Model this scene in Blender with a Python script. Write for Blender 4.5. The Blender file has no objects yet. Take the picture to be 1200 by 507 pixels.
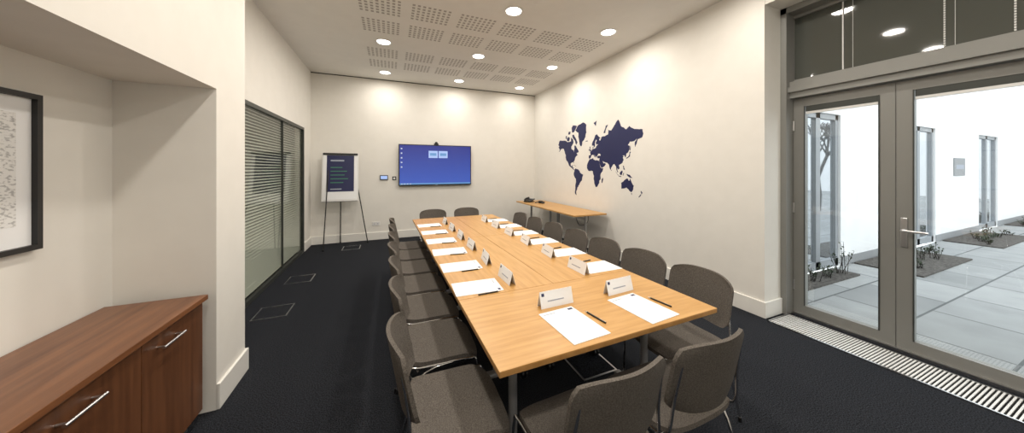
import bpy, bmesh, math, random
from mathutils import Vector, Matrix
random.seed(7)
scene = bpy.context.scene
COL = scene.collection

# ------------------------------------------------------------ materials
def new_mat(name, color=(.8,.8,.8), rough=.5, metal=0.0, spec=.5, emit=None, estr=1.0):
    m = bpy.data.materials.new(name); m.use_nodes = True
    b = m.node_tree.nodes['Principled BSDF']
    b.inputs['Base Color'].default_value = (*color, 1)
    b.inputs['Roughness'].default_value = rough
    b.inputs['Metallic'].default_value = metal
    b.inputs['Specular IOR Level'].default_value = spec
    if emit:
        b.inputs['Emission Color'].default_value = (*emit, 1)
        b.inputs['Emission Strength'].default_value = estr
    return m

def noise_mat(name, c1, c2, scale=50, rough=.6, bump=.0, stretch=(1,1,1), detail=4, spec=.5, metal=0, lo=.35, hi=.65, bdist=.01):
    m = new_mat(name, c1, rough, metal, spec)
    nt = m.node_tree; N = nt.nodes; L = nt.links; b = N['Principled BSDF']
    tc = N.new('ShaderNodeTexCoord'); mp = N.new('ShaderNodeMapping')
    mp.inputs['Scale'].default_value = stretch
    L.new(tc.outputs['Object'], mp.inputs['Vector'])
    n = N.new('ShaderNodeTexNoise'); n.inputs['Scale'].default_value = scale
    n.inputs['Detail'].default_value = detail
    L.new(mp.outputs['Vector'], n.inputs['Vector'])
    r = N.new('ShaderNodeValToRGB')
    r.color_ramp.elements[0].position = lo; r.color_ramp.elements[1].position = hi
    r.color_ramp.elements[0].color = (*c1, 1); r.color_ramp.elements[1].color = (*c2, 1)
    L.new(n.outputs['Fac'], r.inputs['Fac']); L.new(r.outputs['Color'], b.inputs['Base Color'])
    if bump:
        bp = N.new('ShaderNodeBump'); bp.inputs['Strength'].default_value = bump
        bp.inputs['Distance'].default_value = bdist
        L.new(n.outputs['Fac'], bp.inputs['Height']); L.new(bp.outputs['Normal'], b.inputs['Normal'])
    return m

M_wall = noise_mat('wall_paint', (.80,.78,.73), (.82,.80,.75), 6, .7, .03, spec=.2)
M_ceil = noise_mat('ceiling_paint', (.78,.765,.73), (.80,.785,.75), 6, .8, .02, spec=.2)
M_base = new_mat('skirting_paint', (.82,.81,.77), .35)
M_carpet = noise_mat('carpet', (.005,.006,.008), (.034,.037,.045), 150, .95, .5, spec=.1, detail=6, bdist=.004)
M_oak = noise_mat('oak_veneer', (.49,.262,.078), (.585,.333,.118), 5, .33, .0, stretch=(9,.7,9), detail=8, spec=.45)
M_oakx = noise_mat('oak_veneer_cross', (.49,.262,.078), (.585,.333,.118), 5, .33, .0, stretch=(.7,9,9), detail=8, spec=.45)
M_oakedge = noise_mat('oak_edge', (.36,.18,.05), (.45,.24,.08), 20, .4)
M_walnut = noise_mat('walnut', (.125,.046,.018), (.24,.100,.042), 4, .32, .0, stretch=(7,.5,7), detail=8, lo=.3, hi=.7)
M_walnutv = noise_mat('walnut_door', (.085,.032,.013), (.165,.066,.028), 4, .35, .0, stretch=(7,7,.5), detail=8, lo=.3, hi=.7)
M_black = new_mat('black_plastic', (.012,.012,.013), .4)
M_blackgap = new_mat('dark_gap', (.02,.02,.02), .9, spec=.1)
M_perf = new_mat('perforation_shadow', (.42,.40,.375), .9, spec=.1)
M_chrome = new_mat('chrome', (.75,.75,.76), .12, 1.0)
M_steel = new_mat('brushed_steel', (.62,.62,.63), .3, 1.0)
M_silver = new_mat('silver_paint', (.42,.42,.42), .4, .6)
M_alu = new_mat('grey_aluminium', (.25,.25,.235), .45, .2)
M_alulight = new_mat('pale_aluminium', (.30,.32,.34), .5, .1)
M_aludark = new_mat('partition_frame', (.05,.055,.05), .4, .3)
M_fabric = noise_mat('taupe_fabric', (.085,.075,.065), (.165,.147,.13), 230, .95, .5, spec=.1, bdist=.002)
M_fabricd = noise_mat('chair_back_fabric', (.070,.062,.055), (.12,.108,.096), 230, .9, .4, spec=.15, bdist=.002)
M_paper = new_mat('paper', (.86,.87,.88), .7)
M_navy = new_mat('navy_vinyl', (.008,.012,.075), .5)
M_ink = new_mat('ink_navy', (.02,.03,.10), .5)
M_green = new_mat('print_green', (.05,.22,.12), .6)
M_greytext = new_mat('print_grey', (.35,.38,.45), .6)
M_light = new_mat('lamp_diffuser', (1,1,1), .5, emit=(1,.96,.90), estr=12)
M_ring = new_mat('lamp_ring', (.8,.8,.78), .4)
M_white = new_mat('white_plastic', (.75,.75,.74), .4)
M_ext = noise_mat('white_render', (.84,.85,.86), (.88,.89,.90), 3, .8, spec=.1)
M_plinth = new_mat('grey_plinth', (.30,.31,.32), .8)
M_soil = noise_mat('soil', (.05,.045,.04), (.13,.12,.11), 25, .95, .6)
M_leaf = noise_mat('shrub_leaf', (.02,.035,.015), (.06,.08,.04), 12, .7)
M_bark = new_mat('bark', (.05,.045,.04), .9)
M_slat = new_mat('blind_slat', (.56,.575,.53), .5)
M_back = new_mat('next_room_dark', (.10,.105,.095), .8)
M_spandrel = new_mat('tinted_transom', (.070,.076,.066), .04, spec=.9)
M_art = noise_mat('sketch', (.45,.45,.45), (.80,.80,.79), 60, .7, detail=10, stretch=(1,1,2.0), lo=.38, hi=.50)

def glass_mat(name, tint=(1,1,1), boost=1.0):
    m = bpy.data.materials.new(name); m.use_nodes = True
    nt = m.node_tree; N = nt.nodes; L = nt.links
    N.remove(N['Principled BSDF'])
    t = N.new('ShaderNodeBsdfTransparent'); t.inputs['Color'].default_value = (*tint, 1)
    g = N.new('ShaderNodeBsdfGlossy'); g.inputs['Roughness'].default_value = .01
    lw = N.new('ShaderNodeLayerWeight'); lw.inputs['Blend'].default_value = .5
    pw = N.new('ShaderNodeMath'); pw.operation = 'POWER'; pw.inputs[1].default_value = 5
    ma = N.new('ShaderNodeMath'); ma.operation = 'MULTIPLY_ADD'; ma.inputs[1].default_value = .85*boost; ma.inputs[2].default_value = .045*boost
    mx = N.new('ShaderNodeMixShader')
    L.new(lw.outputs['Facing'], pw.inputs[0]); L.new(pw.outputs[0], ma.inputs[0]); L.new(ma.outputs[0], mx.inputs[0])
    L.new(t.outputs[0], mx.inputs[1]); L.new(g.outputs[0], mx.inputs[2])
    L.new(mx.outputs[0], N['Material Output'].inputs['Surface'])
    return m
M_glass = glass_mat('clear_glass', (.97,.985,.98), 1.0)
M_pglass = glass_mat('partition_glass', (.95,.965,.94), .8)
M_exglass = new_mat('window_glass_reflective', (.62,.66,.70), .02, .85, spec=1.0)

# paving
M_pave = bpy.data.materials.new('paving'); M_pave.use_nodes = True
nt = M_pave.node_tree; N = nt.nodes; L = nt.links; b = N['Principled BSDF']
tc = N.new('ShaderNodeTexCoord'); br = N.new('ShaderNodeTexBrick')
br.inputs['Scale'].default_value = 1.0; br.inputs['Brick Width'].default_value = .9; br.inputs['Row Height'].default_value = .6
br.inputs['Mortar Size'].default_value = .010
br.inputs['Color1'].default_value = (.32,.335,.34,1); br.inputs['Color2'].default_value = (.46,.475,.48,1)
br.inputs['Mortar'].default_value = (.13,.14,.145,1)
nz = N.new('ShaderNodeTexNoise'); nz.inputs['Scale'].default_value = 3; nz.inputs['Detail'].default_value = 6
mx = N.new('ShaderNodeMixRGB'); mx.blend_type = 'MULTIPLY'; mx.inputs[0].default_value = .4
L.new(tc.outputs['Object'], br.inputs['Vector']); L.new(tc.outputs['Object'], nz.inputs['Vector'])
L.new(br.outputs['Color'], mx.inputs[1]); L.new(nz.outputs['Fac'], mx.inputs[2]); L.new(mx.outputs[0], b.inputs['Base Color'])
b.inputs['Roughness'].default_value = .7

# tv screen: blue desktop gradient
M_screen = bpy.data.materials.new('tv_screen'); M_screen.use_nodes = True
nt = M_screen.node_tree; N = nt.nodes; L = nt.links; b = N['Principled BSDF']
tc = N.new('ShaderNodeTexCoord'); sp = N.new('ShaderNodeSeparateXYZ'); r = N.new('ShaderNodeValToRGB')
L.new(tc.outputs['Generated'], sp.inputs[0]); L.new(sp.outputs['Z'], r.inputs['Fac'])
r.color_ramp.elements[0].color = (.05,.11,.48,1); r.color_ramp.elements[1].color = (.025,.035,.24,1)
b.inputs['Base Color'].default_value = (.01,.01,.02,1); b.inputs['Roughness'].default_value = .15
L.new(r.outputs['Color'], b.inputs['Emission Color']); b.inputs['Emission Strength'].default_value = 1.0
M_win = new_mat('screen_window', (.1,.1,.1), .3, emit=(.35,.50,.85), estr=1.0)
M_task = new_mat('screen_taskbar', (.1,.1,.1), .3, emit=(.06,.25,.55), estr=1.0)
M_icon = new_mat('screen_icon', (.1,.1,.1), .3, emit=(.5,.55,.7), estr=1.0)

# ------------------------------------------------------------ mesh builder
class MB:
    def __init__(s): s.v=[]; s.f=[]; s.m=[]; s.sm=[]; s.mats=[]
    def mi(s, mat):
        if mat not in s.mats: s.mats.append(mat)
        return s.mats.index(mat)
    def add(s, verts, faces, mat, smooth=False, M=None):
        o=len(s.v); k=s.mi(mat)
        for p in verts: s.v.append(tuple(M@Vector(p)) if M else tuple(p))
        for f in faces: s.f.append([i+o for i in f]); s.m.append(k); s.sm.append(smooth)
    def box(s, x0,x1,y0,y1,z0,z1, mat, M=None):
        v=[(x0,y0,z0),(x1,y0,z0),(x1,y1,z0),(x0,y1,z0),(x0,y0,z1),(x1,y0,z1),(x1,y1,z1),(x0,y1,z1)]
        s.add(v,[(3,2,1,0),(4,5,6,7),(0,1,5,4),(1,2,6,5),(2,3,7,6),(3,0,4,7)],mat,M=M)
    def rbox(s,x0,x1,y0,y1,z0,z1,mat,r=.01,M=None):   # bevelled box
        bm=bmesh.new(); bmesh.ops.create_cube(bm,size=1)
        for v in bm.verts:
            v.co=Vector(((x0+x1)/2+v.co.x*(x1-x0),(y0+y1)/2+v.co.y*(y1-y0),(z0+z1)/2+v.co.z*(z1-z0)))
        bmesh.ops.bevel(bm,geom=bm.edges[:],offset=r,segments=2,affect='EDGES',profile=.5)
        bm.verts.index_update()
        s.add([v.co[:] for v in bm.verts],[[v.index for v in f.verts] for f in bm.faces],mat,M=M); bm.free()
    def tube(s, pts, r, mat, n=8, M=None, smooth=True, r2=None):
        pts=[Vector(p) for p in pts]; vs=[]; fs=[]; up=None
        for i,p in enumerate(pts):
            t=(pts[min(i+1,len(pts)-1)]-pts[max(i-1,0)]).normalized()
            if up is None:
                a=Vector((0,0,1)) if abs(t.z)<.9 else Vector((1,0,0)); up=(a-t*a.dot(t)).normalized()
            else: up=(up-t*up.dot(t)).normalized()
            w=t.cross(up); rr=r if r2 is None else r+(r2-r)*i/(len(pts)-1)
            for k in range(n):
                a=2*math.pi*k/n; vs.append(p+(up*math.cos(a)+w*math.sin(a))*rr)
        for i in range(len(pts)-1):
            for k in range(n):
                k2=(k+1)%n; fs.append((i*n+k,i*n+k2,(i+1)*n+k2,(i+1)*n+k))
        s.add(vs,fs,mat,smooth,M)
        s.add(vs[:n],[tuple(reversed(range(n)))],mat,False,M); s.add(vs[-n:],[tuple(range(n))],mat,False,M)
    def sheet(s, fn, nu, nv, off, mat, mat2=None, M=None):
        """closed pad: fn(u,v)->point, u,v in 0..1; off = thickness vector"""
        off=Vector(off); W=nu+1
        a=[Vector(fn(i/nu,j/nv)) for j in range(nv+1) for i in range(nu+1)]
        b2=[p+off for p in a]
        fa=[(j*W+i,j*W+i+1,(j+1)*W+i+1,(j+1)*W+i) for j in range(nv) for i in range(nu)]
        s.add(a,[tuple(reversed(f)) for f in fa],mat,True,M)
        s.add(b2,fa,mat2 or mat,True,M)
        rim=[i for i in range(W)]+[j*W+nu for j in range(1,nv+1)]+[nv*W+i for i in range(nu-1,-1,-1)]+[j*W for j in range(nv-1,0,-1)]
        n=len(rim); vs=[a[i] for i in rim]+[b2[i] for i in rim]
        s.add(vs,[(k,(k+1)%n,n+(k+1)%n,n+k) for k in range(n)],mat,False,M)
    def mesh(s,name):
        me=bpy.data.meshes.new(name); me.from_pydata(s.v,[],s.f)
        for m in s.mats: me.materials.append(m)
        for p,k,sm in zip(me.polygons,s.m,s.sm): p.material_index=k; p.use_smooth=sm
        me.update(); return me
    def obj(s,name,loc=(0,0,0),rz=0):
        return place(name,s.mesh(name),loc,rz)
def place(name,me,loc=(0,0,0),rz=0,parent=None):
    o=bpy.data.objects.new(name,me); COL.objects.link(o); o.location=loc; o.rotation_euler[2]=rz
    if parent: o.parent=parent
    return o
def boxobj(name,x0,x1,y0,y1,z0,z1,mat):
    b=MB(); b.box(x0,x1,y0,y1,z0,z1,mat); return b.obj(name)
def spline(pts,k=5):
    P=[Vector(p) for p in pts]; out=[]
    for i in range(len(P)-1):
        p0=P[max(i-1,0)];p1=P[i];p2=P[i+1];p3=P[min(i+2,len(P)-1)]
        for j in range(k):
            t=j/k
            out.append(.5*((2*p1)+(-p0+p2)*t+(2*p0-5*p1+4*p2-p3)*t*t+(-p0+3*p1-3*p2+p3)*t**3))
    out.append(P[-1]); return out

# ------------------------------------------------------------ room dimensions
XL=-1.45; XN=-1.0; XR=3.5; XD=3.95; YB=6.9; YF=-2.2; H=3.42
YD1=1.77; YD0=-.55; HD=3.16    # glazed opening
# floor, ceiling
boxobj('floor',XL-.2,XD+.05,YF-.2,YB+.2,-.12,0,M_carpet)
boxobj('ceiling',XL-.2,XD+.25,YF-.2,YB+.2,H,H+.15,M_ceil)
b=MB()
for Y in (3.79,4.34,5.32,5.87):
    for i in range(6):
        X=-.11+.58*i
        for a in range(8):
            for c in range(6):
                x=X-.21+a*.06; y=Y-.165+c*.066
                b.box(x-.016,x+.016,y-.018,y+.018,H-.0015,H+.001,M_perf)
b.obj('ceiling_perforation_panel')
# walls
boxobj('wall_back',XL-.2,XR+.2,YB,YB+.15,0,H,M_wall)
boxobj('wall_front',XL-.2,XD+.2,YF-.15,YF,0,H,M_wall)
b=MB()
b.box(XR,XR+.45,YD1,YB,0,H,M_wall)
b.box(XR-.008,XR,YD1,2.43,0,H,M_wall)
b.box(XR,XR+.45,YD0,YD1,HD,H,M_wall)
b.box(XR,XR+.45,YF,YD0,0,H,M_wall)
b.obj('wall_right')
GY0,GY1,GZ=3.0,6.38,2.25
b=MB()
b.box(XL-.15,XL,YF,GY0,0,H,M_wall)
b.box(XL-.15,XL,GY1,YB,0,H,M_wall)
b.box(XL-.15,XL,GY0,GY1,GZ,H,M_wall)
b.obj('wall_left')
b=MB()
b.box(XL,XN,2.40,2.79,0,H,M_wall)
b.box(XL,XN,YF,2.40,2.0,H,M_wall)
b.obj('wall_niche')
# skirting
def sk(name,x0,x1,y0,y1):
    b=MB(); b.rbox(x0,x1,y0,y1,0,.16,M_base,r=.004); b.obj(name)
sk('baseboard_back',XL,XR,YB-.018,YB)
sk('baseboard_right',XR-.026,XR-.0,YD1-.018,YB-.018)
sk('baseboard_reveal',XR,XR+.27,YD1-.018,YD1)
b=MB(); b.rbox(XN,XN+.018,2.40,2.808,0,.16,M_base,r=.004); b.rbox(XL,XN,2.79,2.808,0,.16,M_base,r=.004); b.obj('baseboard_niche')
b=MB(); b.rbox(XL,XL+.018,2.81,GY0,0,.16,M_base,r=.004); b.rbox(XL,XL+.018,GY1,YB-.018,0,.16,M_base,r=.004); b.obj('baseboard_left')
b=MB(); b.box(XL,XR,YB-.006,YB,H-.014,H,M_blackgap); b.obj('trim_shadow_gap')

# ------------------------------------------------------------ glazed partition + blinds
b=MB()
fx0,fx1=XL-.03,XL+.012
b.box(fx0,fx1,GY0,GY1,GZ-.045,GZ,M_aludark); b.box(fx0,fx1,GY0,GY1,0,.05,M_aludark)
b.box(fx0,fx1,GY0,GY0+.04,.05,GZ-.045,M_aludark); b.box(fx0,fx1,GY1-.04,GY1,.05,GZ-.045,M_aludark)
b.box(fx0+.01,fx0+.014,GY0+.04,GY1-.04,.05,GZ-.045,M_pglass)
b.box(fx0+.005,fx1-.012,5.28,5.292,.05,GZ-.045,M_aludark)
b.obj('window_partition')
b=MB()
n=58
for i in range(n):
    z=.055+(i+.5)*(GZ-.10)/n
    M=Matrix.Translation((XL-.052,0,z))@Matrix.Rotation(math.radians(35),4,'Y')
    b.box(-.0155,.0155,GY0+.05,GY1-.05,-.0006,.0006,M_slat,M)
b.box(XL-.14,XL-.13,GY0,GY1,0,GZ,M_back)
b.obj('venetian_blind')

# ------------------------------------------------------------ glazed doors, right side
b=MB()
xf0,xf1=XR+.27,XD+.06
b.box(xf0,xf1,YD1-.05,YD1,0,HD,M_alu); b.box(xf0,xf1,YD0,YD0+.05,0,HD,M_alu)
b.box(xf0,xf1,YD0,YD1,HD-.06,HD,M_alu)
b.box(xf0+.06,xf1,YD0,YD1,2.23,2.40,M_alu); b.box(xf0+.03,xf1,YD0,YD1,2.29,2.34,M_alu)
b.box(xf0+.10,xf1,YD0,YD1,-.01,.02,M_steel)
b.box(xf0+.08,xf1,.25,.32,0,2.23,M_alu)
b.obj('trim_door_frame')
b=MB()
b.box(XD-.02,XD,YD0+.05,YD1-.05,2.40,HD-.06,M_spandrel)
b.box(XD-.045,XD-.02,YD0+.05,YD1-.05,2.40,2.43,M_alu)
b.box(XD-.045,XD-.02,YD0+.05,YD1-.05,HD-.09,HD-.06,M_alu)
b.box(XD-.03,XD-.0201,1.359,1.367,2.43,HD-.09,M_white)
z=2.44
while z<HD-.10:
    b.box(XD-.028,XD-.0201,.812,.820,z,z+.012,M_white); b.box(XD-.028,XD-.0201,.535,.543,z,z+.012,M_white); z+=.018
for y in (1.30,.77,.50): b.box(XD-.026,XD-.0201,y-.001,y+.001,2.43,HD-.09,M_white)
b.obj('window_transom')
def leaf(name,y0,y1,hy=None,hdir=1):
    b=MB(); s=.085; x0,x1=XD-.05,XD+.02; zt=2.225
    b.box(x0,x1,y0,y0+s,.02,zt,M_alu); b.box(x0,x1,y1-s,y1,.02,zt,M_alu)
    b.box(x0,x1,y0+s,y1-s,.02,.11,M_alu); b.box(x0,x1,y0+s,y1-s,2.14,zt,M_alu)
    b.box(XD-.02,XD-.015,y0+s,y1-s,.11,2.14,M_glass)
    b.box(XD-.045,XD-.022,y0+s+.01,y1-s-.01,2.085,2.14,M_aludark)
    b.box(XD-.045,XD-.022,y0+s+.01,y1-s-.01,2.06,2.083,M_white)
    for yy in (y0+s,y1-s-.008): b.box(x0-.006,x0,yy,yy+.008,.11,2.14,M_aludark)
    if hy is not None:
        b.rbox(x0-.012,x0,hy-.018,hy+.018,.86,1.10,M_steel,r=.004)
        b.tube(spline([(x0,hy,1.0),(x0-.05,hy,1.0),(x0-.06,hy-.02*hdir,1.0),(x0-.06,hy-.13*hdir,1.0)],4),.010,M_steel)
    for z in (.3,1.1,1.95): b.tube([(x0-.008,y1-.004 if hy is None else y0+.004,z-.05),(x0-.008,y1-.004 if hy is None else y0+.004,z+.05)],.009,M_steel)
    b.obj(name)
leaf('door_1',1.046,YD1-.052)
leaf('door_2',.322,1.042,hy=1.0)
b=MB(); b.box(XD-.05,XD+.02,YD0+.05,YD0+.12,0.02,2.23,M_alu); b.box(XD-.05,XD+.02,.18,.25,.02,2.23,M_alu)  # sidelight beyond the doors, out of view, added to let in more daylight
b.box(XD-.05,XD+.02,YD0+.12,.18,.02,.11,M_alu); b.box(XD-.05,XD+.02,YD0+.12,.18,2.14,2.23,M_alu)
b.box(XD-.02,XD-.015,YD0+.12,.18,.11,2.14,M_glass); b.obj('window_added_sidelight')

# floor grille
b=MB()
gx0,gx1=3.44,3.80
b.box(gx0,gx1,-1.2,1.72,.0,.002,M_blackgap)
b.box(gx0,gx0+.012,-1.2,1.72,.002,.010,M_steel); b.box(gx1-.012,gx1,-1.2,1.72,.002,.010,M_steel)
b.box(gx0,gx1,1.708,1.72,.002,.010,M_steel)
y=1.70
while y>-1.19:
    b.box(gx0+.012,gx1-.012,y-.009,y,.002,.009,M_white); y-=.019
b.obj('floor_grille')

# floor access boxes
b=MB()
b.box(-.15,.15,-.15,.15,0,.003,M_steel); b.box(-.137,.137,-.137,.137,.003,.0045,M_carpet)
b.box(-.05,.05,.10,.125,.0045,.006,M_black)
fbm=b.mesh('floor_outlet_box')
for p in ((-1.13,4.82),(-1.13,3.82),(-.68,6.37),(1.42,1.88)): place('floor_outlet_box',fbm,(p[0],p[1],0))

# ------------------------------------------------------------ downlights
b=MB()
n=28
def ring(b,r0,r1,z0,z1,mat):
    vs=[(r0*math.cos(2*math.pi*k/n),r0*math.sin(2*math.pi*k/n),z0) for k in range(n)]+[(r1*math.cos(2*math.pi*k/n),r1*math.sin(2*math.pi*k/n),z1) for k in range(n)]
    b.add(vs,[(k,(k+1)%n,n+(k+1)%n,n+k) for k in range(n)],mat,True)
ring(b,.115,.115,0,-.006,M_ring); ring(b,.115,.098,-.006,-.008,M_ring); ring(b,.098,.09,-.008,-.002,M_ring)
b.add([(.092*math.cos(2*math.pi*k/n),.092*math.sin(2*math.pi*k/n),-.003) for k in range(n)],[tuple(range(n))],M_light)
dl=b.mesh('recessed_downlight')
for Y in (6.37,4.85,3.3,1.75,.2,-1.3):
    for X in (-.09,1.39,2.83):
        o=place('recessed_downlight',dl,(X,Y,H))
        e=9 if Y>6 else (18 if Y>3 else 13)
        if X>2: e*=.8
        ld=bpy.data.lights.new('downlight_lamp','AREA'); ld.shape='DISK'; ld.size=.17; ld.energy=e
        ld.color=(1,.925,.83); ld.spread=math.radians(176)
        lo=bpy.data.objects.new('downlight_lamp',ld); COL.objects.link(lo); lo.parent=o; lo.location=(0,0,-.02)

# ------------------------------------------------------------ conference table
TX0,TX1,TY0,TY1,TZ=.375,1.655,1.04,4.70,.74
TS1,TS2=1.70,3.20; TXM=(TX0+TX1)/2
b=MB()
g=.0018
def top(x0,x1,y0,y1,mat):
    b.rbox(x0+g,x1-g,y0+g,y1-g,TZ-.026,TZ-.004,M_oakedge,r=.003)
    b.rbox(x0+g,x1-g,y0+g,y1-g,TZ-.006,TZ,mat,r=.002)
top(TX0,TX1,TY0,TS1,M_oakx)
for (ya,yb) in ((TS1,TS2),(TS2,TY1)):
    top(TX0,TXM,ya,yb,M_oak); top(TXM,TX1,ya,yb,M_oak)
def castor(x,y):
    b.tube([(x-.022,y,.03),(x-.006,y,.03)],.03,M_black,14,smooth=False); b.tube([(x+.006,y,.03),(x+.022,y,.03)],.03,M_black,14,smooth=False)
    b.tube([(x,y,.03),(x,y,.075)],.009,M_black)
def tleg(x,y,ax,hw):
    b.tube([(x,y,.09),(x,y,TZ-.03)],.022,M_silver,14)
    if ax=='x':
        b.rbox(x-hw,x+hw,y-.025,y+.025,.07,.10,M_silver,r=.008); b.box(x-hw,x+hw,y-.02,y+.02,TZ-.05,TZ-.026,M_silver)
        castor(x-hw+.03,y); castor(x+hw-.03,y)
    else:
        b.rbox(x-.025,x+.025,y-hw,y+hw,.07,.10,M_silver,r=.008); b.box(x-.02,x+.02,y-hw,y+hw,TZ-.05,TZ-.026,M_silver)
        castor(x,y-hw+.03); castor(x,y+hw-.03)
tleg(.575,1.37,'y',.24); tleg(1.47,1.37,'y',.24)
b.box(.6,1.45,1.355,1.385,.62,.67,M_silver)
for xm in ((TX0+TXM)/2,(TXM+TX1)/2):
    for yy in (1.93,2.98,3.43,4.45): tleg(xm,yy,'x',.24)
    b.box(xm-.015,xm+.015,1.93,2.98,.62,.66,M_silver); b.box(xm-.015,xm+.015,3.43,4.45,.62,.66,M_silver)
b.obj('conference_table',(.02,-.012,0),math.radians(1.0))

# ------------------------------------------------------------ chairs
b=MB()
def seatf(u,v):
    w=.215*(1-.10*abs(2*v-1)**6) ; x=(u*2-1)*w
    y=-.19+.41*v
    y+= -.02*abs(2*u-1)**4*(1 if v>.5 else -1)*abs(2*v-1)
    z=.452 -.010*math.cos((u-.5)*math.pi)*(.6) - .035*max(0,(v-.75)/.25)**2 + .012*max(0,(.2-v)/.2)
    return (x,y,z)
b.sheet(seatf,14,14,(0,0,-.022),M_fabric,M_black)
def backf(u,v):
    a=abs(2*v-1)
    w=.215*(1-.12*max(0,(a-.5)/.5)**3)
    s=2*u-1; x=s*w
    ztop=.025*abs(s)**3.5
    z=.522+.308*v - (ztop if v>.5 else -ztop)*abs(2*v-1)
    y=-.210-.056*v+.055*abs(s)**2.0
    return (x,y,z)
b.sheet(backf,16,12,(0,-.016,0),M_fabric,M_fabricd)
for sx in (-1,1):
    b.tube(spline([(sx*.185,-.220,.74),(sx*.198,-.198,.60),(sx*.214,-.185,.47),(sx*.219,-.14,.432),(sx*.220,0,.428),(sx*.221,.15,.425),(sx*.224,.195,.38),(sx*.235,.225,.02)],5),.0065,M_chrome)
    b.tube(spline([(sx*.221,.06,.425),(sx*.224,-.06,.41),(sx*.229,-.14,.34),(sx*.237,-.235,.02)],5),.0065,M_chrome)
    b.tube([(sx*.235,.225,.0),(sx*.235,.224,.03)],.010,M_black); b.tube([(sx*.237,-.236,.0),(sx*.237,-.232,.03)],.010,M_black)
b.tube([(-.22,.13,.420),(.22,.13,.420)],.0055,M_chrome); b.tube([(-.22,-.13,.415),(.22,-.13,.415)],.0055,M_chrome)
ch=b.mesh('conference_chair')
R=math.radians
j=lambda a: random.uniform(-a,a)
for i,Y in enumerate((1.34,1.87,2.36,2.85,3.34,3.83,4.31)):
    place('conference_chair',ch,(.27+j(.01),Y,0),R(-90+j(2)))
for i,Y in enumerate((1.34,1.80,2.26,2.72,3.18,3.64,4.10)):
    place('conference_chair',ch,(1.70-.012*i+j(.01),Y,0),R(90+j(2)))
place('conference_chair',ch,(.735,1.01,0),R(2)); place('conference_chair',ch,(1.22,1.02,0),R(1))
place('conference_chair',ch,(.66,4.78,0),R(181)); place('conference_chair',ch,(1.22,4.80,0),R(179))

# ------------------------------------------------------------ papers, pens, name cards
b=MB(); b.box(-.105,.105,-.1485,.1485,0,.003,M_paper); b.box(.065,.095,.118,.135,.003,.0033,M_ink)
b.box(-.09,-.02,.12,.126,.003,.0033,M_greytext)
pad=b.mesh('notepad')
b=MB(); b.tube([(0,-.07,.0045),(0,.055,.0045)],.0045,M_black,8); b.tube([(0,.055,.0045),(0,.072,.0045)],.0045,M_steel,8,r2=.001); b.box(-.001,.001,-.07,-.03,.008,.010,M_steel)
pen=b.mesh('pen')
b=MB()   # folded tent card running along local X
for sgn in (-1,1):
    M=Matrix.Translation((0,sgn*.022,0))@Matrix.Rotation(sgn*math.radians(15),4,'X')
    b.box(-.105,.105,-.0006,.0006,.0005,.088,M_paper,M)
    ya,yb=(-.0012,-.0006) if sgn<0 else (.0006,.0012)
    if sgn<0: b.box(-.095,-.078,ya,yb,.062,.078,M_ink,M)
    else: b.box(.078,.095,ya,yb,.062,.078,M_ink,M)
    b.box(-.06,.045,ya,yb,.032,.038,M_greytext,M)
card=b.mesh('name_card')
PY=(1.86,2.30,2.75,3.19,3.65,4.12)
for Y in PY:
    place('notepad',pad,(.515-.012*(Y-2),Y-.02,TZ),R(-90+j(4))); place('pen',pen,(.56,Y-.145,TZ),R(-90+j(12)))
    place('name_card',card,(.735-.012*(Y-2),Y+.02,TZ),R(90+j(5)))
for Y in PY:
    place('notepad',pad,(1.49-.014*(Y-2),Y,TZ),R(90+j(4))); place('pen',pen,(1.47-.014*(Y-2),Y+.145,TZ),R(90+j(12)))
    place('name_card',card,(1.30-.014*(Y-2),Y-.01,TZ),R(-90+j(5)))
for X in (.83,1.28):
    place('notepad',pad,(X,1.225,TZ),R(3+j(3))); place('pen',pen,(X+.14,1.23,TZ),R(8)); place('name_card',card,(X+.03,1.435,TZ),R(2+j(3)))

# ------------------------------------------------------------ side table + phone
b=MB()
b.rbox(2.78,3.44,4.05,5.25,TZ-.026,TZ,M_oak,r=.003); b.rbox(2.78,3.44,5.253,6.45,TZ-.026,TZ,M_oak,r=.003)
for y0 in (4.2,5.1,5.4,6.3):
    b.tube([(3.11,y0,.05),(3.11,y0,TZ-.026)],.022,M_silver,12); b.rbox(2.84,3.38,y0-.025,y0+.025,.03,.06,M_silver,r=.006)
    b.tube([(2.87,y0,0),(2.87,y0,.03)],.02,M_black); b.tube([(3.35,y0,0),(3.35,y0,.03)],.02,M_black)
b.box(3.1,3.12,4.2,5.1,.62,.66,M_silver); b.box(3.1,3.12,5.4,6.3,.62,.66,M_silver)
b.tube(spline([(3.40,4.5,TZ-.03),(3.41,4.55,.5),(3.38,4.75,.42),(3.40,4.9,.55),(3.42,4.95,TZ-.03)],6),.006,M_black)
b.tube(spline([(3.40,5.5,TZ-.03),(3.41,5.55,.35),(3.40,5.6,.01)],6),.006,M_black)
b.obj('side_table')
b=MB()
for k in range(3):
    a=k*2*math.pi/3+.5
    b.sheet(lambda u,v:( math.cos(a)*.13*v-math.sin(a)*(u-.5)*.10*(1-.4*v), math.sin(a)*.13*v+math.cos(a)*(u-.5)*.10*(1-.4*v), .045-.03*v),4,4,(0,0,-.012),M_black)
    b.tube([(math.cos(a)*.11,math.sin(a)*.11,0),(math.cos(a)*.11,math.sin(a)*.11,.02)],.01,M_black)
b.tube([(0,0,.0),(0,0,.05)],.05,M_black,20)
b.obj('conference_phone',(3.12,5.85,TZ))
b=MB()
b.sheet(lambda u,v:(-.09+.18*u,-.1+.2*v,.025+.05*v),4,4,(0,0,-.02),M_black)
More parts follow.
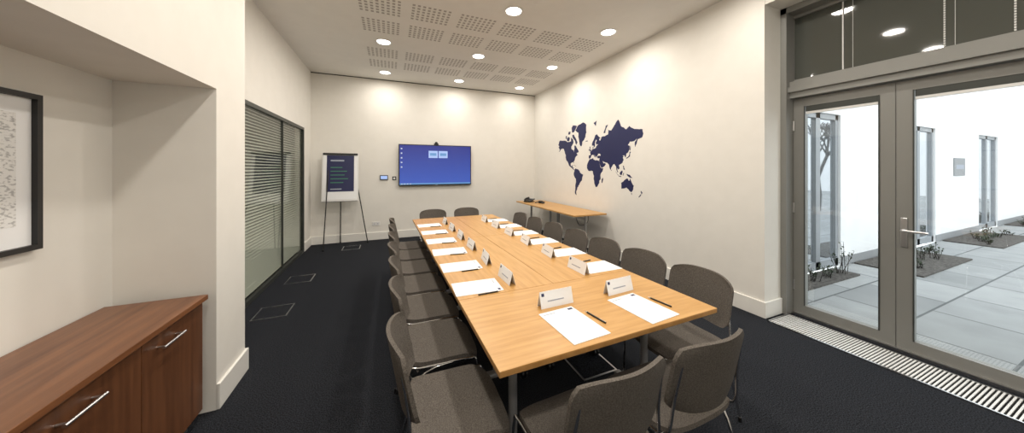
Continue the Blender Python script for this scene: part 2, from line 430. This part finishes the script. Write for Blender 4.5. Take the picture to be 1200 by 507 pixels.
b.box(-.085,.085,-.09,.09,0,.02,M_black); b.tube(spline([(-.07,-.09,.05),(-.07,-.03,.075),(-.07,.04,.085),(-.07,.09,.09)],4),.018,M_black,10)
b.box(-.02,.07,.03,.08,.064,.070,M_greytext)
b.obj('desk_phone',(2.98,6.15,TZ),R(-60))

# ------------------------------------------------------------ TV
b=MB()
b.rbox(.17,1.775,YB-.085,YB-.045,1.135,2.045,M_black,r=.006); b.box(.6,1.35,YB-.045,YB,1.35,1.85,M_black)
b.box(.95,1.0,YB-.087,YB-.085,1.143,1.149,M_icon)
tv=b.obj('wall_television')
b=MB(); b.box(.19,1.755,YB-.0875,YB-.0855,1.16,2.025,M_screen); place('screen',b.mesh('screen'),parent=tv)
b=MB(); yy=YB-.0885
for x in (.80,1.02): b.box(x,x+.20,yy,yy+.001,1.75,1.91,M_win); b.box(x+.03,x+.17,yy-.0005,yy,1.80,1.86,M_task)
b.box(.19,1.755,yy,yy+.001,1.16,1.19,M_task)
for i in range(5): b.box(.215,.245,yy,yy+.001,1.93-.1*i,1.96-.1*i,M_icon)
for i in range(4): b.box(.22+.06*i,.25+.06*i,yy-.0005,yy,1.165,1.185,M_icon)
place('desktop_windows',b.mesh('desktop_windows'),parent=tv)
b=MB(); b.rbox(-.05,.05,-.02,.02,0,.035,M_black,r=.006); b.tube([(0,-.02,.045),(0,-.035,.045)],.02,M_black,14); b.rbox(-.03,.03,-.025,.025,.025,.065,M_black,r=.006)
b.tube([(0,0,.06),(0,0,.075)],.01,M_black)
b.obj('webcam',(.97,YB-.063,2.045))
b=MB(); b.rbox(-.20,-.04,YB-.03,YB,1.27,1.37,M_black,r=.005); b.box(-.185,-.055,YB-.0315,YB-.03,1.285,1.355,M_win); b.obj('wall_control_panel')
b=MB(); b.rbox(.045,.125,YB-.012,YB,1.26,1.34,M_black,r=.003); b.box(.065,.105,YB-.014,YB-.012,1.28,1.32,M_white); b.obj('wall_switch')
b=MB(); b.rbox(-.35,-.20,YB-.010,YB,.30,.38,M_white,r=.003); b.box(-.32,-.29,YB-.0115,YB-.01,.33,.345,M_greytext); b.box(-.26,-.23,YB-.0115,YB-.01,.33,.345,M_greytext); b.obj('wall_socket')

# ------------------------------------------------------------ flip chart easel
b=MB()
tilt=Matrix.Translation((-.90,6.60,.86))@Matrix.Rotation(R(3),4,'Z')@Matrix.Rotation(R(-9),4,'X')
b.rbox(-.315,.315,-.012,.012,0,.96,M_white,r=.006,M=tilt)
b.box(-.29,.29,-.0155,-.012,.05,.93,M_paper,M=tilt)
b.rbox(-.30,.30,-.035,-.012,.925,.965,M_black,r=.006,M=tilt)
b.rbox(-.30,.30,-.05,-.012,.0,.02,M_silver,r=.004,M=tilt)
b.box(-.235,.235,-.018,-.0155,.20,.92,M_navy,M=tilt)
b.box(-.17,.06,-.019,-.018,.80,.83,M_greytext,M=tilt)
for i,w in enumerate((.20,.28,.24,.30,.22)): b.box(-.17,-.17+w,-.019,-.018,.67-.075*i,.685-.075*i,M_green,M=tilt)
b.box(-.17,.02,-.019,-.018,.24,.26,M_greytext,M=tilt)
b.tube([tilt@Vector((-.20,.02,.9)),(-1.13,6.28,0.01)],.010,M_black)
b.tube([tilt@Vector((.20,.02,.9)),(-.42,6.66,0.01)],.010,M_black)
b.tube([tilt@Vector((0,.03,.9)),(-.93,6.84,.01)],.010,M_black)
b.tube([tilt@Vector((-.20,.02,.9)),tilt@Vector((.20,.02,.9))],.010,M_black)
for p in ((-1.13,6.28),(-.42,6.66),(-.93,6.84)): b.tube([(p[0],p[1],0),(p[0],p[1],.03)],.014,M_black)
b.obj('flip_chart_easel')

# ------------------------------------------------------------ credenza
b=MB()
cx0,cx1=XL+.012,-1.03
b.rbox(cx0,cx1+.022,.30,2.33,.722,.75,M_walnut,r=.002)
b.box(cx0,cx1-.02,.31,2.32,.07,.722,M_walnutv)
for i in range(4):
    y1=2.322-.4675*i; y0=y1-.4640
    b.rbox(cx1-.02,cx1,y0,y1,.075,.714,M_walnutv,r=.0018)
    hy=(y0+y1)/2-.07
    b.tube([(cx1+.03,hy-.08,.645),(cx1+.03,hy+.08,.645)],.0065,M_steel,10)
    for s_ in (-.065,.065): b.tube([(cx1,hy+s_,.645),(cx1+.03,hy+s_,.645)],.005,M_steel)
for y in (.4,1.3,2.26):
    for x in (cx0+.05,cx1-.06): b.tube([(x,y,0),(x,y,.07)],.02,M_steel,12)
b.obj('sideboard_cabinet')

# framed picture
b=MB()
x=XL
y0,y1,z0,z1=1.15,2.0,1.15,1.825
for (a,c,d,e) in ((y0,y0+.022,z0,z1),(y1-.022,y1,z0,z1),(y0+.022,y1-.022,z0,z0+.022),(y0+.022,y1-.022,z1-.022,z1)):
    b.box(x,x+.03,a,c,d,e,M_black)
b.box(x,x+.012,y0+.022,y1-.022,z0+.022,z1-.022,M_paper)
b.box(x+.012,x+.013,y0+.11,y1-.08,z0+.11,z1-.09,M_art)
b.obj('framed_picture')

# ------------------------------------------------------------ world map decal
polys=[
[(-168,66),(-162,70),(-156,71),(-141,70),(-128,70),(-115,68),(-108,68),(-95,68),(-94,72),(-85,70),(-82,67),(-87,64),(-94,61),(-94,58),(-88,56),(-82,55),(-80,51),(-79,55),(-77,58),(-78,62),(-72,62),(-65,58),(-61,56),(-56,52),(-60,50),(-66,50),(-65,47),(-61,46),(-66,44),(-70,43),(-74,40),(-76,35),(-81,31),(-80,26),(-82,28),(-84,30),(-90,29),(-97,27),(-97,21),(-94,18),(-90,21),(-87,21),(-88,16),(-83,15),(-83,10),(-80,9),(-77,8),(-80,7),(-85,10),(-92,14),(-97,16),(-105,20),(-109,26),(-113,31),(-117,33),(-121,35),(-124,40),(-124,47),(-130,54),(-135,59),(-145,60),(-152,59),(-158,56),(-164,55),(-158,58),(-162,60),(-166,62),(-161,64)],
[(-73,77),(-60,79.5),(-35,80.5),(-20,79),(-20,74),(-25,70),(-38,66),(-43,60),(-50,62),(-54,68),(-58,75)],
[(-62,66),(-68,63),(-72,65),(-74,68),(-85,71),(-88,74),(-80,74),(-70,70)],
[(-117,69),(-105,69),(-102,72),(-110,73),(-117,72)],[(-90,76),(-80,76),(-65,79.5),(-85,80.3),(-92,79)],[(-125,72),(-120,71),(-117,74),(-124,74)],
[(-110,75),(-100,75),(-98,77),(-108,77)],
[(-77,8),(-72,12),(-62,10),(-51,4),(-50,0),(-44,-3),(-35,-6),(-39,-13),(-41,-22),(-48,-26),(-54,-34),(-58,-35),(-58,-38),(-63,-40),(-65,-45),(-69,-50),(-66,-55),(-72,-54),(-75,-50),(-73,-42),(-73,-37),(-71,-30),(-70,-18),(-76,-14),(-81,-6),(-80,0),(-77,4)],
[(-6,35),(10,37),(11,34),(20,31),(25,32),(33,31),(37,22),(39,15),(43,12),(51,12),(47,4),(40,-3),(40,-10),(40,-16),(35,-20),(35,-25),(32,-28),(27,-34),(20,-35),(18,-32),(14,-22),(12,-16),(13,-8),(9,-1),(9,4),(4,6),(-4,5),(-9,5),(-14,9),(-17,14),(-17,21),(-13,27),(-9,31)],
[(49,-12),(50,-16),(47,-25),(44,-24),(44,-17)],
[(-9,37),(-9,43),(-2,43.5),(-1,46),(-4,48),(2,51),(5,53),(8,54),(8,57),(10.5,57),(10,54),(14,54),(20,55),(24,58),(30,60),(23,60),(21,63),(25,65),(22,66),(17,62),(17,58),(13,55.5),(11,59),(5,59),(5,62),(12,66),(18,70),(26,71),(40,67),(34,66),(38,64),(44,68),(55,68),(68,69),(70,73),(80,72),(90,75),(104,78),(113,74),(130,71),(140,73),(160,70),(178,69),(180,65),(177,62),(165,60.5),(162,56),(157,51),(156,57),(162,61.5),(155,59),(142,59),(135,55),(141,53),(140,48),(135,43),(130,42),(129,36),(126,35),(125,39),(118,39),(122,37),(119,35),(122,30),(118,24),(110,21),(106,19),(109,12),(105,9),(100,13),(104,2),(101,3),(98,9),(97,16),(91,22),(87,21),(80,14),(77,8),(73,17),(72,21),(66,25),(57,26.5),(51,28),(48,30),(52,24),(56,25),(60,22),(52,16),(44,13),(35,28),(35,33),(36,36),(28,36.5),(26,40),(31,41),(41,41),(38,45),(33,45),(30,46),(28,42),(23,40),(23,37),(20,40),(14,45),(18,40),(16,38),(10,44),(3,43),(0,39),(-5,36)],
[(-5,50),(1,51),(0,53),(-2,56),(-3,58.5),(-6,57),(-3,54),(-5,52)],[(-10,52),(-6,52),(-6,55),(-9,54)],[(-24,65),(-14,65),(-16,66.5),(-22,66)],
[(130,32),(136,34),(141,36),(142,42),(145,44),(141,45),(140,40),(136,36),(131,34)],[(142,46),(144,50),(143,54),(142,50)],
[(95,5),(106,-5),(104,-5),(98,1)],[(109,1),(117,7),(119,4),(116,-4),(110,-3)],[(106,-6),(114,-7),(114,-8.5),(106,-7.5)],[(120,1),(125,1),(121,-2),(122,-5),(119,-4)],
[(120,18),(122,18),(126,8),(122,9)],[(131,-1),(141,-3),(150,-10),(141,-9),(133,-4)],
[(114,-22),(122,-18),(130,-12),(136,-12),(136,-15),(140,-17),(142,-11),(146,-19),(153,-26),(151,-34),(146,-39),(138,-35),(131,-31),(124,-33),(115,-34)],
[(145,-41),(148,-41),(147,-43.5)],[(173,-35),(178,-38),(175,-41.5),(174,-39)],[(172,-41),(174,-42),(168,-46.5),(167,-45)],
[(-84,22),(-75,20.5),(-77,20),(-82,22)],[(-73,20),(-69,19),(-72,18)],[(12,79),(25,80),(20,77)],[(52,71),(58,71),(68,76.5),(60,76)],[(80,9),(82,7),(80,6)]]
def merc(lat): return math.log(math.tan(math.pi/4+math.radians(lat)/2))
rm=random.Random(3)
b=MB()
for P in polys:
    Q=[(lo,merc(la)*180/math.pi) for lo,la in P]
    for it in range(2):
        out=[]
        for k in range(len(Q)):
            p,q=Q[k],Q[(k+1)%len(Q)]; L_=math.hypot(q[0]-p[0],q[1]-p[1]); out.append(p)
            if L_>2.5:
                a=rm.uniform(-.09,.09)*L_; nx,ny=-(q[1]-p[1])/L_,(q[0]-p[0])/L_
                out.append(((p[0]+q[0])/2+nx*a,(p[1]+q[1])/2+ny*a))
        Q=out
    pts=[(5.735-(lo+170)*.00691, 1.43+m_*.00691) for lo,m_ in Q]
    n_=len(pts)
    vs=[(XR-.002,y,z) for y,z in pts]+[(XR+.001,y,z) for y,z in pts]
    b.add(vs,[tuple(range(n_))]+[(k,(k+1)%n_,n_+(k+1)%n_,n_+k) for k in range(n_)],M_navy)
b.obj('world_map_wall_decal')

# ------------------------------------------------------------ exterior courtyard
boxobj('ground_courtyard',XD+.06,27.9,-14,2.28,-.15,-.02,M_pave)
EY=2.3
ops=[(5.35,6.55),(9.0,10.55),(13.4,15.0),(18.0,19.5)]
b=MB(); xs=XD+.08; prev=xs
for a,c in ops:
    b.box(prev,a,EY,EY+.4,-.1,5.2,M_ext); b.box(a,c,EY,EY+.4,2.35,5.2,M_ext); b.box(prev,a,EY-.01,EY,-.02,.12,M_plinth); prev=c
b.box(prev,28,EY,EY+.4,-.1,5.2,M_ext)
b.obj('wall_courtyard')
boxobj('wall_courtyard_end',28,28.4,-14,EY-.01,-.1,6,M_ext)
for i,(a,c) in enumerate(ops):
    b=MB(); e=EY+.03; m_=(a+c)/2
    for (p,q) in ((a,a+.08),(m_-.06,m_+.06),(c-.08,c)): b.box(p,q,e,e+.08,-.02,2.35,M_alulight)
    b.box(a,c,e,e+.08,2.27,2.35,M_alulight); b.box(a,c,e,e+.08,-.02,.1,M_alulight); b.box(a+.08,c-.08,e+.03,e+.05,.1,2.27,M_exglass)
    b.obj('door_%d'%(i+3))
# plaque
b=MB(); b.rbox(11.6,12.3,EY-.02,EY,1.35,1.75,M_plinth,r=.005); b.box(11.7,12.2,EY-.022,EY-.02,1.5,1.6,M_greytext); b.obj('wall_plaque')
# planting beds with shrubs
def shrub(b,cx,cy,h,n,rs):
    for k in range(n):
        a=rs.uniform(0,6.28); L_=h*rs.uniform(.5,1.1); sp=rs.uniform(.1,.5)
        p0=Vector((cx+rs.uniform(-.05,.05),cy+rs.uniform(-.05,.05),-.02)); p1=p0+Vector((math.cos(a)*sp*L_*.6,math.sin(a)*sp*L_*.6,L_*.55)); p2=p0+Vector((math.cos(a)*sp*L_,math.sin(a)*sp*L_,L_))
        b.tube([p0,p1,p2],.005,M_bark,5,r2=.002)
        for t in range(6):
            q=p1.lerp(p2,t/5); d=Vector((rs.uniform(-1,1),rs.uniform(-1,1),rs.uniform(-.2,.8))).normalized(); s_=d.cross(Vector((0,0,1))).normalized()*.012
            b.add([q,q+d*.025+s_,q+d*.05,q+d*.025-s_],[(0,1,2,3)],M_leaf)
rs=random.Random(5)
for (x0,x1,y0) in ((4.3,6.2,1.98),(6.9,9.0,1.6),(10.8,13.2,1.6),(15.4,18,1.6)):
    b=MB(); b.box(x0,x1,y0,EY-.03,-.02,.0,M_soil)
    k=int((x1-x0)*3)
    for i in range(k): shrub(b,x0+.2+(x1-x0-.4)*i/max(1,k-1),rs.uniform(y0+.12,EY-.2),rs.uniform(.10,.24) if x0>5 else rs.uniform(.15,.5),9,rs)
    b.obj('planting_bed')
# bare tree (reflected in courtyard glazing)
b=MB()
def branch(p,d,L_,r_,lev):
    q=p+d*L_; b.tube([p,(p+q)/2+Vector((rs.uniform(-1,1),rs.uniform(-1,1),0))*L_*.04,q],r_,M_bark,6,r2=r_*.65)
    if lev==0: return
    for k in range(3 if lev>1 else 4):
        nd=(d+Vector((rs.uniform(-.8,.8),rs.uniform(-.8,.8),rs.uniform(-.1,.5)))).normalized(); branch(q,nd,L_*.7,r_*.62,lev-1)
branch(Vector((14.6,-1.0,-.02)),Vector((0,0,1)),1.2,.08,4)
b.obj('bare_tree')

# ------------------------------------------------------------ world
w=bpy.data.worlds.new('overcast_sky'); scene.world=w; w.use_nodes=True
bg=w.node_tree.nodes['Background']; bg.inputs['Color'].default_value=(.94,.975,1,1); bg.inputs['Strength'].default_value=2.5

# ------------------------------------------------------------ camera
cd=bpy.data.cameras.new('camera'); cam=bpy.data.objects.new('camera',cd); COL.objects.link(cam)
cd.sensor_width=36; cd.sensor_fit='HORIZONTAL'; cd.lens=345/1200*36; cd.clip_start=.02
cd.shift_y=-(253.5-198)/1200
cam.location=(0,0,1.5); cam.rotation_euler=(R(90),0,R(-22.5))
scene.camera=cam
scene.view_settings.view_transform='Standard'; scene.view_settings.look='None'; scene.view_settings.exposure=0
